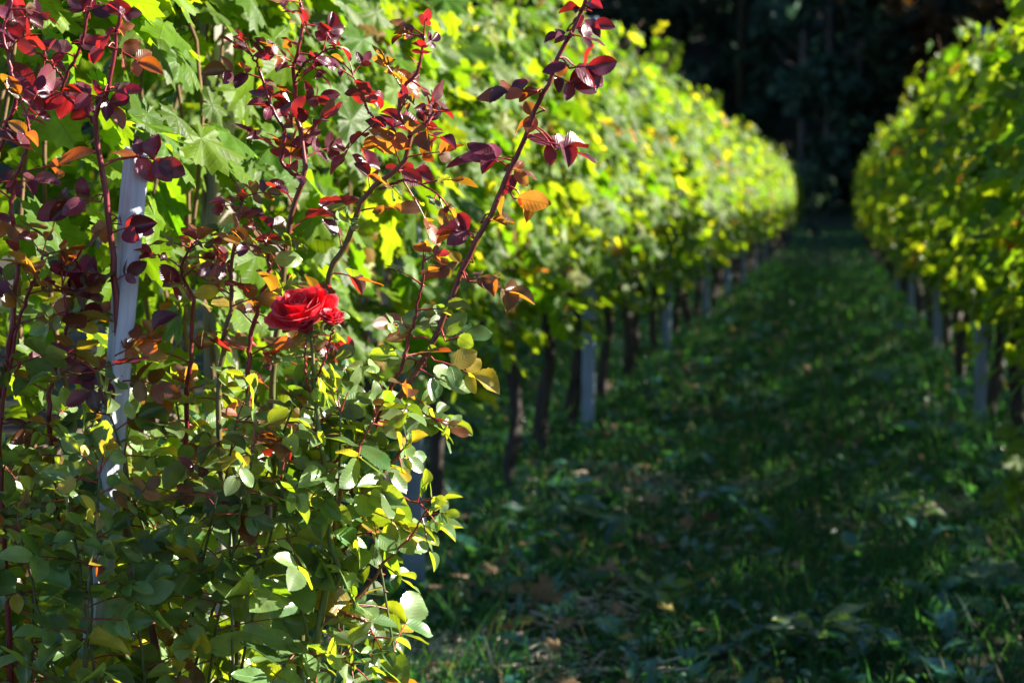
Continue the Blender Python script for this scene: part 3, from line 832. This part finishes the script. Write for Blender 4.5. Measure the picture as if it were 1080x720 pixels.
# the leafy body of the bush: many canes rising from the crown
rb = np.random.default_rng(33)
NB = 26
for k in range(NB):
    px = np.interp(k + rb.random(), [0, NB], [-60, 385]); Y = rb.uniform(1.88, 2.36) if px < 220 else rb.uniform(1.86, 2.12)
    topy = np.interp(px, [-60, 0, 120, 230, 330, 385], [380, 400, 420, 370, 400, 450]) + rb.uniform(-30, 170)
    tp = at(px, topy, Y)
    ft = np.array([rb.uniform(-.98, -.66), rb.uniform(2.0, 2.3), 0])
    mid = ft * .45 + tp * .55 + rb.normal(size=3) * .07; mid[2] = tp[2] * .55
    low = ft * .8 + tp * .2 + rb.normal(size=3) * .03; low[2] = tp[2] * .25
    left = px < 230
    mt = ({'green': 5, 'bronze': 4, 'purple': 3, 'yellow': .4} if left else {'green': 9, 'bronze': 2, 'purple': .6, 'yellow': .4, 'orange': .4})
    cane([ft, low, mid, tp], .0036, .0013, mt, GRN, 1.0, step=.042 if px < 240 else .058, size=.050, seed=200 + k, leaf_from=.3, col=(.14, .08, .03), collow=(.07, .09, .03), thorn=.7, nl=(5, 5, 7, 3), upright=.25)

for k, (px, ty, Y) in enumerate(((70, 520, 1.88), (105, 500, 1.86), (135, 540, 1.9), (95, 600, 1.84), (20, 560, 1.9))):
    tp = at(px, ty, Y); ft = np.array([-.86, 2.0, 0])
    mid = ft * .4 + tp * .6 + (.03 * (-1) ** k, -.03, 0); mid[2] = tp[2] * .55
    cane([ft, mid, tp], .0034, .0013, {'green': 6, 'bronze': 3, 'yellow': 1}, {'green': 9, 'yellow': 1}, 1.0, step=.036, size=.048, seed=300 + k, leaf_from=.25, col=(.10, .08, .03), collow=(.07, .09, .03), thorn=.7, upright=.25)

# -- bloom
def petal_geo(Rr, Hh, halfw, lip, r_, nu=13, nv=12, center=0.0, ruffle=.12):
    V = []; UV = []
    ph = r_.uniform(0, 6)
    for j in range(nv):
        v = j / (nv - 1)
        for i in range(nu):
            u = -1 + 2 * i / (nu - 1)
            shape = 1 - .16 * abs(u) ** 4.0
            vv = v * shape
            # a bowl that closes over the middle for the inner petals and opens for the outer ones
            r = Rr * math.sin(min(1.0, vv * 1.25) * math.pi / 2) ** .8 * (1 - (1 - min(1, lip)) * .35 * max(0, vv - .5))
            z = Hh * (.75 * vv ** 1.9 + .25 * vv)
            # lip folds out and down
            l = max(0, vv - .72) / .28
            r += lip * .0075 * l ** 1.6
            z -= lip * .0060 * l ** 2.2
            wv = ruffle * v ** 3 * .0016 * math.sin(u * 6 + ph) + ruffle * v ** 6 * .0008 * math.sin(u * 17 + ph * 3) 
            a = halfw * u * (.62 + .38 * min(1, v * 1.8)) * (1 - .10 * max(0, v - .8) / .2)
            V.append(((r + wv) * math.cos(a), (r + wv) * math.sin(a), z + wv * .7)); UV.append((u, v))
    Fc = np.array([(j * nu + i, j * nu + i + 1, (j + 1) * nu + i + 1, (j + 1) * nu + i) for j in range(nv - 1) for i in range(nu - 1)])
    return np.array(V), Fc, np.array(UV)

def bloom(name, pos, axis, s, layers, col, label=None, seed=0, sep=True):
    r_ = np.random.default_rng(seed)
    A = norm(np.array(axis, float)); X0 = norm(np.cross(A, (0.2, .9, .1))); Y0 = np.cross(A, X0)
    B = np.stack([X0, Y0, A], 1)
    pos = np.array(pos) - RBI
    hip = MB()
    v, f = tube_geo(np.array([(0, 0, -.014), (0, 0, -.010), (0, 0, -.004), (0, 0, .001)]) @ B.T * s * 1.0 + pos, np.array([.0022, .0052, .0062, .003]) * s, 10)
    hip.add(v, f, (.06, .10, .03))
    root = hip.build(name, M_CANE, RB)
    if label: root['label'] = label
    if sep:
        sm = MB()
        for k in range(5):
            a = k * 2 * math.pi / 5 + .4
            d = np.array([math.cos(a), math.sin(a), -.35 + .3 * r_.random()])
            M = frames(np.array([B @ d]), np.array([B @ np.array([0, 0, 1.0])]))[0]
            sc = np.diag([.55, 1, 1]) * .027 * s
            tv, tf, tu = RT[k % 6]
            sm.add((tv @ (M @ sc).T) + pos, tf, (.10, .14, .05), (.3, .42, .04), tu)
        sm.build('sepals', M_ROSE, root)
    off = 0
    for (cnt, Rr, Hh, hw, lip) in layers:
        off += .7
        for k in range(cnt):
            V, Fc, UV = petal_geo(Rr * r_.uniform(.93, 1.07), Hh * r_.uniform(.93, 1.07), hw * r_.uniform(.9, 1.1), lip * r_.uniform(.7, 1.3), r_, ruffle=1)
            a = off + k * 2 * math.pi / cnt + r_.normal() * .12
            tl = r_.normal() * .05
            Rz = np.array([[math.cos(a), -math.sin(a), 0], [math.sin(a), math.cos(a), 0], [0, 0, 1]])
            Rx = np.array([[math.cos(tl), 0, math.sin(tl)], [0, 1, 0], [-math.sin(tl), 0, math.cos(tl)]])
            W = (V * s) @ (B @ Rz @ Rx).T + pos
            m = MB(); m.add(W, Fc, np.array(col) * r_.uniform(.8, 1.2), uv=UV)
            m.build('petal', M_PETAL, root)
    return root
bloom('bloom', at(322, 339, 1.92), (-.10, -.50, .86), .92, [
    (3, .006, .034, 1.6, .1), (3, .011, .037, 1.5, .2), (4, .017, .038, 1.2, .45), (4, .023, .039, 1.15, .7), (5, .029, .037, 1.0, .85), (5, .033, .033, .98, 1.0), (6, .036, .027, .85, 1.1)],
    (.90, .014, .028), 'fully open double red bloom', seed=3)
bloom('bud', at(349, 341, 1.89), (.30, -.30, .9), .66, [(3, .008, .026, 1.4, .2), (4, .012, .026, 1.1, .6), (5, .016, .023, .9, .9), (5, .019, .018, .8, .8)], (.36, .004, .02), 'half-open dark red bud on the right of the bloom', seed=5)
bloom('bud', at(326, 350, 1.885), (-.35, -.45, .8), .60, [(3, .008, .026, 1.4, .1), (4, .012, .026, 1.1, .3), (5, .016, .022, .9, .6)], (.20, .003, .016), 'half-open dark crimson bud under the bloom', seed=6)
bloom('bud', at(255, 212, 2.02), (.1, -.1, 1), .32, [(3, .008, .03, 1.5, 0), (3, .011, .027, 1.3, 0)], (.25, .02, .03), 'small closed bud at a shoot tip', seed=8)

# ---------------------------------------------------------------- ground cover
def in_view(P, pad=60):
    v = P - CAM; zc = v @ _f
    px = 540 + F * (v @ _r) / zc; py = 360 - F * (v @ _u) / zc
    return (zc > .5) & (px > -pad) & (px < 1080 + pad) & (py < 720 + 2 * pad)
def patch(x, y, s=1.1, sh=0):
    return .5 + .5 * np.sin(x * 2.3 * s + 1.3 * np.sin(y * 1.1 * s + sh)) * np.sin(y * 1.7 * s + np.sin(x * 2.9 * s) + sh)
def soil_mask(x, y):
    """1 where the ground is bare: near the row feet and in a few worn patches"""
    m = np.exp(-((x - XL) / .16) ** 2) * .35 + np.exp(-((x - XR) / .16) ** 2) * .35
    for (cx, cy, rx, ry) in BARE:
        m = np.maximum(m, np.exp(-((x - cx) / rx) ** 2 - ((y - cy) / ry) ** 2))
    return m
BARE = []
for (px, py, rx, ry) in ((680, 525, .22, .55), (600, 650, .2, .16), (455, 705, .28, .16), (1010, 540, .18, .22), (620, 505, .2, .4), (720, 400, .18, 1.0), (790, 520, .12, .12)):
    p = atg(px, py); BARE.append((p[0], p[1], rx, ry))

gr = MB(); r_ = np.random.default_rng(11)
def scatter_grass(n, y0, y1, hmin, hmax, wid, pw=1.0, xr=(-3.2, 3.2)):
    x = r_.uniform(*xr, n); y = y0 + (y1 - y0) * r_.random(n) ** pw
    P = np.stack([x, y, gz(x, y)], 1)
    cl = patch(x, y, 2.2); keep = in_view(P) & (r_.random(n) < .25 + .9 * cl) & (r_.random(n) > soil_mask(x, y) * .93)
    P = P[keep]; m = len(P); x = P[:, 0]; y = P[:, 1]
    a = r_.uniform(0, 2 * math.pi, m); lean = r_.uniform(.05, .75, m)
    yd = np.stack([np.cos(a) * lean, np.sin(a) * lean, np.ones(m)], 1)
    zd = np.stack([-np.cos(a), -np.sin(a), np.full(m, .3)], 1)
    Mx = frames(yd, zd)
    h = r_.uniform(hmin, hmax, m) * (.7 + .6 * patch(x, y, 1.3, 2))
    edge = np.exp(-((x - XL) / .35) ** 2) + np.exp(-((x - XR) / .35) ** 2)
    h *= 1 + .6 * edge
    wd = wid * r_.uniform(.6, 1.5, m)
    S = np.stack([wd, h, h], 1)
    Mx = Mx * S[:, None, :]
    t = r_.random((m, 1)); b = r_.uniform(.6, 1.3, (m, 1))
    c = (np.array([.005, .055, .024]) * (1 - t) + np.array([.024, .105, .024]) * t) * b
    tr = (np.array([.02, .17, .03]) * (1 - t) + np.array([.14, .34, .03]) * t) * b
    dry = r_.random(m) < .05
    c[dry] = (.24, .19, .09); tr[dry] = (.3, .24, .1)
    wh = r_.integers(0, 4, m)
    for q in range(4):
        k = wh == q; gr.add_many(*GT[q], Mx[k], P[k], c[k], tr[k])
scatter_grass(90000, 3.6, 7.5, .05, .15, .0042)
scatter_grass(60000, 7.5, 14, .06, .16, .007)
scatter_grass(50000, 14, 30, .07, .16, .013)
scatter_grass(40000, 30, 92, .06, .15, .025, xr=(-9, 6))
tag(gr.build('grass', M_GRASS), 'shaded green grass growing on the path between the vine rows', 'grass', kind='stuff')

wd = MB()
def rosette(cx, cy, n, size, tpl, lift, cc, tt, zoff=0):
    for k in range(n):
        a = r_.uniform(0, 2 * math.pi); s = size * r_.uniform(.6, 1.2)
        d = np.array([math.cos(a), math.sin(a), lift * r_.uniform(.3, 1.6)])
        M = frames(np.array([d]), np.array([[-.3 * math.cos(a), -.3 * math.sin(a), 1.0]]))[0] * s
        b = r_.uniform(.7, 1.3)
        tv, tf, tu = WT[tpl]
        wd.add_many(tv, tf, tu, M[None], np.array([[cx + r_.normal() * .012, cy + r_.normal() * .012, zoff + r_.uniform(.0, .05)]]), np.array([cc]) * b, np.array([tt]) * b)
def scatter_weeds(n, y0, y1, size):
    for _ in range(n):
        if r_.random() < .5: x = r_.choice([XL, XR]) + r_.normal() * .3
        else: x = r_.uniform(-2.6, 2.4)
        y = r_.uniform(y0, y1)
        if not in_view(np.array([[x, y, 0]]))[0] or r_.random() < soil_mask(x, y) * .5: continue
        t = int(r_.integers(0, 3))
        rosette(x, y, int(r_.integers(4, 9)), size * r_.uniform(.6, 1.5), t, r_.uniform(.15, .9),
                np.array([.010, .075, .045]) * (1 - (q := r_.random() ** 1.5)) + np.array([.055, .19, .17]) * q, np.array([.08, .26, .03]))
scatter_weeds(720, 3.7, 8, .085)
scatter_weeds(620, 8, 16, .10)
scatter_weeds(260, 16, 34, .12)
# round clover-like cover
n = 16000; x = r_.uniform(-2.6, 2.4, n); y = 3.6 + 10 * r_.random(n) ** 1.2
P = np.stack([x, y, r_.uniform(.015, .08, n)], 1)
k = in_view(P) & (r_.random(n) < patch(x, y, 3.1, 1) * 1.1) & (r_.random(n) > soil_mask(x, y) * .85)
P = P[k]; n = len(P)
a = r_.uniform(0, 6.28, n)
Mx = frames(np.stack([np.cos(a), np.sin(a), r_.normal(size=n) * .3], 1), np.stack([r_.normal(size=n) * .35, r_.normal(size=n) * .35 - .15, np.ones(n)], 1))
sz = r_.uniform(.014, .036, n)
b = r_.uniform(.6, 1.4, (n, 1))
wd.add_many(*WT[2], Mx * sz[:, None, None], P, np.array([[.012, .08, .045]]) * b, np.array([[.1, .3, .03]]) * b)
tag(wd.build('weeds', M_WEED), 'low broad-leaved weeds and clover mixed into the shaded grass', 'weeds', kind='stuff')

# fallen leaves
fl = MB(); n = 800
x = np.concatenate([r_.uniform(-2.4, 2.2, n // 2), r_.normal(XL + .3, .3, n // 2)]); y = 3.7 + 16 * r_.random(n) ** 1.3
P = np.stack([x, y, r_.uniform(.02, .09, n)], 1)
a = r_.uniform(0, 6.28, n)
Mx = frames(np.stack([np.cos(a), np.sin(a), r_.normal(size=n) * .25], 1), np.stack([r_.normal(size=n) * .4, r_.normal(size=n) * .4 - .2, np.ones(n)], 1))
sz = r_.uniform(.018, .042, n)
pal = np.array([[.30, .16, .09], [.40, .22, .13], [.20, .12, .075], [.45, .34, .07], [.50, .30, .20]])
pi_ = r_.integers(0, 5, n)
for q in range(len(VT)):
    k = np.arange(n) % len(VT) == q
    fl.add_many(*VT[q], Mx[k] * sz[k][:, None, None], P[k], pal[pi_[k]] * .6, pal[pi_[k]] * .8)
tag(fl.build('fallen_leaves', M_DEAD), 'brown fallen vine leaves scattered over the grass', 'fallen leaves', kind='stuff')
for i, (px, py, s, lab) in enumerate(((570, 652, .075, 'large curled brown dead leaf lying in the grass by the bare patch'), (640, 628, .07, 'pinkish brown dead leaf standing tilted in the grass, behind the largest curled leaf'), (485, 650, .05, 'pale tan dead leaf in the grass right of the rose bush'),
                                      (665, 520, .05, 'sunlit tan dead leaf on the bare soil patch beside the path'))):
    p = atg(px, py)
    tv, tf, tu = VT[i % 7]
    m = MB(); M = frames(np.array([[1, .2 * i, .35]]), np.array([[-.2, -.85, .8]]))[0] * s
    tv = tv.copy(); tv[:, 2] += 1.1 * tv[:, 0] ** 2 - .5 * tv[:, 1] ** 2; tv[:, 0] *= .75
    m.add(tv @ M.T, tf, pal[[1, 4, 4, 1][i]] * .55, pal[4] * .6, tu)
    o = m.build('dead_leaf', M_DEAD); o.location = (p[0], p[1], .05)
    tag(o, lab, 'dead leaf')

# straw and cut stalks on the bare patches
st = MB()
for _ in range(1800):
    b = BARE[r_.choice(len(BARE), p=[.15, .1, .5, .08, .07, .05, .05])]
    x = b[0] + r_.normal() * b[2] * .7; y = b[1] + r_.normal() * b[3] * .8
    a = r_.uniform(0, 6.28); L = r_.uniform(.03, .14)
    p0 = np.array([x, y, .012 + r_.random() * .02]); d = np.array([math.cos(a), math.sin(a), r_.normal() * .12]) * L
    v, f = tube_geo([p0, p0 + d * .5 + (0, 0, .004), p0 + d], r_.uniform(.0009, .0022), 4)
    st.add(v, f, np.array([.55, .46, .38]) * r_.uniform(.5, 1.3))
tag(st.build('straw_mulch', M_STRAW), 'dry straw and cut stalks on the bare soil', 'straw', kind='stuff')

# larger single weeds that stand out
def broad_weed(px, py, n, size, lift, label, tpl=2, c=(.05, .11, .02), t=(.25, .5, .02), stalk=.0):
    p = atg(px, py)
    root = empty('broadleaf_weed', (p[0], p[1], 0)); tag(root, label, 'weed')
    sm = MB(); lf = MB()
    for k in range(n):
        a = 2.4 * k + r_.uniform(-.3, .3); s = size * r_.uniform(.7, 1.15)
        h = stalk * (.3 + .7 * (k + 1) / n)
        b0 = np.array([0, 0, h * .3]); b1 = b0 + np.array([math.cos(a) * .25, math.sin(a) * .25, lift]) * s * .8 + (0, 0, h * .7)
        v, f = tube_geo(spline([(0, 0, 0), b0 + (b1 - b0) * .4 + (0, 0, .01), b1], 6), .0018, 5); sm.add(v, f, (.06, .10, .03))
        d = np.array([math.cos(a), math.sin(a), .15 * r_.normal()]); nn = np.array([-.2 * math.cos(a), -.2 * math.sin(a) - .35, 1.0])
        M = frames(np.array([d]), np.array([nn]))[0] * s
        tv, tf, tu = (WT[tpl] if tpl < 3 else VT[k % 7])
        b = r_.uniform(.8, 1.2)
        lf.add(tv @ M.T + b1, tf, np.array(c) * b, np.array(t) * b, tu)
    sm.build('stalks', M_CANE, root); lf.build('leaves', M_WEED, root)
broad_weed(968, 575, 7, .10, .9, 'bright green broad-leaved weed standing in the grass near the right row', stalk=.10)
broad_weed(1050, 640, 10, .11, .5, 'wide blue-green weed with arching leaves at the right edge of the path', c=(.04, .10, .05), t=(.08, .3, .05), stalk=.05, tpl=3)
broad_weed(600, 560, 9, .12, .5, 'blue-green weed with broad leaves at the foot of the left row', c=(.04, .10, .06), t=(.08, .28, .06), stalk=.05)
broad_weed(515, 590, 10, .13, .7, 'tall blue-green thistle-like weed right of the rose bush', c=(.04, .09, .06), t=(.06, .25, .06), stalk=.1, tpl=0)
broad_weed(690, 660, 9, .11, .9, 'upright long-leaved grassy weed in the middle of the near grass', tpl=0, stalk=.03)
broad_weed(860, 700, 9, .13, .9, 'pale long-leaved weed at the near edge of the grass', tpl=0, c=(.08, .12, .04), stalk=.03)

# low leafy vine sucker at the right edge
sk = empty('vine_sucker', (at(1085, 500, 5.7)[0], 5.7, 0)); tag(sk, 'low leafy young vine shoot at the right edge, in front of the right row', 'vine shoot')
sm = MB(); lf = MB()
for k in range(5):
    P = spline([(0, 0, 0), (r_.normal() * .04, r_.normal() * .04, .15), (r_.normal() * .09, r_.normal() * .09, .30), (r_.normal() * .12, r_.normal() * .1, r_.uniform(.36, .5))], 9)
    v, f = tube_geo(P, .003, 5); sm.add(v, f, (.10, .10, .03))
    for j in range(2, len(P)):
        d = np.array([r_.normal(), r_.normal(), -.3]); M = frames(np.array([d]), np.array([[r_.normal() * .4, -.6, .7]]))[0] * r_.uniform(.035, .065)
        tv, tf, tu = VT[j % 7]; lf.add(tv @ M.T + P[j] + d * .03, tf, np.array([.09, .15, .02]) * r_.uniform(.7, 1.2), (.4, .6, .02), tu)
sm.build('stems', M_BARK, sk); lf.build('leaves', M_VINE, sk)

# ---------------------------------------------------------------- the wood beyond
def crown_points(n, cx, cy, z0, z1, rad, r_, conic=False):
    """leaf clump positions through a lumpy crown"""
    k = max(6, int(n / 90)); C = []
    for _ in range(k):
        t = r_.random(); a = r_.uniform(0, 6.28)
        rr = rad * ((1 - t) if conic else math.sin(math.pi * (t * .85 + .1)) ** .6) * r_.uniform(.3, 1)
        C.append((cx + rr * math.cos(a), cy + rr * math.sin(a), z0 + (z1 - z0) * t, rad * r_.uniform(.2, .42)))
    C = np.array(C)
    w_ = r_.integers(0, k, n)
    d = norm(r_.normal(size=(n, 3))) * (r_.random((n, 1)) ** .35)
    return C[w_, :3] + d * C[w_, 3:4] * (1, 1, .8)
def add_crown(mb, P, size, c, t, r_):
    n = len(P)
    Mx = frames(r_.normal(size=(n, 3)), r_.normal(size=(n, 3)) * .7 + (0, 0, 1.0))
    s = size * r_.uniform(.6, 1.4, n)
    b = r_.uniform(.55, 1.3, (n, 1))
    q = np.array([[-.45, 0, 0], [0, -.5, .1], [.45, 0, 0], [0, .6, .1]])
    mb.add_many(q, np.array([[0, 1, 2, 3]]), q[:, :2], Mx * s[:, None, None], P, np.array([c]) * b, np.array([t]) * b)
wf = np.random.default_rng(77)
fm = MB()
for row, (yy, dn) in enumerate(((92, 0), (99, 0), (107, 0), (118, 0))):
    for xx in np.arange(-44, 46, 3.9):
        cx = xx + wf.uniform(-1.5, 1.5); cy = yy + wf.uniform(-2, 2); z0 = float(gz(cx, cy))
        H = wf.uniform(15, 22)
        con = wf.random() < .4
        P = crown_points(1500, cx, cy, z0 + .5, z0 + H, 3.4, wf, con)
        add_crown(fm, P, .62, (.040, .085, .060), (.06, .14, .06), wf)
        v, f = tube_geo([(cx, cy, z0 - .3), (cx, cy, z0 + H * .8)], [.28, .12], 7); fm.add(v, f, (.03, .025, .02))
for _ti in range(96):                       # the wood comes round on the right and shades the far meadow
    cx, cy = (wf.uniform(12, 48), wf.uniform(49, 90)) if _ti < 80 else (wf.uniform(9, 13), wf.uniform(48, 62)); z0 = float(gz(cx, cy)); H = wf.uniform(14, 20)
    P = crown_points(900, cx, cy, z0 + .5, z0 + H, 3.2, wf)
    add_crown(fm, P, .8, (.040, .085, .060), (.06, .14, .06), wf)
    v, f = tube_geo([(cx, cy, z0 - .3), (cx, cy, z0 + H * .8)], [.28, .12], 7); fm.add(v, f, (.03, .025, .02))
# undergrowth along the edge of the wood
for xx in np.arange(-40, 44, 2.6):
    cx = xx + wf.uniform(-1, 1); cy = 86 + wf.uniform(-2, 3)
    P = crown_points(420, cx, cy, 0.1, wf.uniform(1.6, 4), 1.7, wf)
    add_crown(fm, P, .42, (.026, .068, .036), (.05, .12, .04), wf)
tag(fm.build('forest', M_WOODS), 'dark shaded wood rising behind the end of the vine rows', 'forest', kind='stuff')
# more wood to the right that keeps the sun off the far meadow
def tree(name, px, Y, H, rad, c, t, label, trunk_c=(.05, .042, .035), tr=.25, bare=.3, n=2600, lean=0, leaf=.5):
    p = at(px, 200, Y); x = p[0]; z0 = float(gz(x, Y))
    root = empty(name, (x, Y, z0)); tag(root, label, 'tree' if 'tree' in name else 'bush')
    tm = MB(); cm = MB()
    P = spline([(0, 0, -.3), (lean * .3, 0, H * .35), (lean, 0, H * .9)], 10)
    v, f = tube_geo(P, np.linspace(tr, tr * .35, len(P)), 9, jitter=.1); tm.add(v, f, trunk_c)
    for k in range(9):
        q = P[int(np.interp(k, [0, 8], [len(P) * .4, len(P) - 1]))]; a = k * 2.4
        v, f = tube_geo([q, q + np.array([math.cos(a), math.sin(a), .5]) * rad * .5, q + np.array([math.cos(a) * .9, math.sin(a) * .9, .7]) * rad * .9], [tr * .3, tr * .2, tr * .08], 5); tm.add(v, f, trunk_c)
    add_crown(cm, crown_points(n, lean * .6, 0, H * bare, H, rad, wf), leaf, c, t, wf)
    tm.build('trunk', M_TBARK, root); cm.build('crown', M_WOODS, root)
tree('tall_tree', 845, 83, 17, 2.6, (.02, .034, .018), (.03, .05, .015), 'tall dark tree with a straight pale bare trunk, above the end of the path', trunk_c=(.08, .075, .075), tr=.19, bare=.62)
tree('autumn_tree', 985, 82, 15, 3.6, (.10, .055, .02), (.25, .12, .02), 'brownish autumn tree at the wood edge above the right vine row', bare=.35)
tree('dark_tree', 700, 84, 17, 3.2, (.018, .034, .018), (.03, .06, .02), 'broad dark tree at the wood edge above the left vine row', bare=.12)
tree('leafy_bush', 742, 70, 5.2, 1.7, (.05, .07, .035), (.10, .14, .04), 'grey-green rounded bush rising behind the top of the left vine row', tr=.08, bare=.2, n=1500, leaf=.3)
tree('leafy_bush', 858, 52, 2.1, .62, (.05, .09, .05), (.12, .25, .06), 'soft blue-green bush at the far end of the left vine row', tr=.04, bare=.1, n=1500, leaf=.12)
tree('dark_tree', 872, 79, 12, 2.8, (.040, .085, .060), (.06, .14, .06), 'rounded dark tree directly right of the tall pale trunk', bare=.08)
tree('dark_tree', 905, 80, 10, 2.4, (.02, .04, .018), (.03, .07, .02), 'lower dark green tree over the path end, near the right vine row', bare=.1)
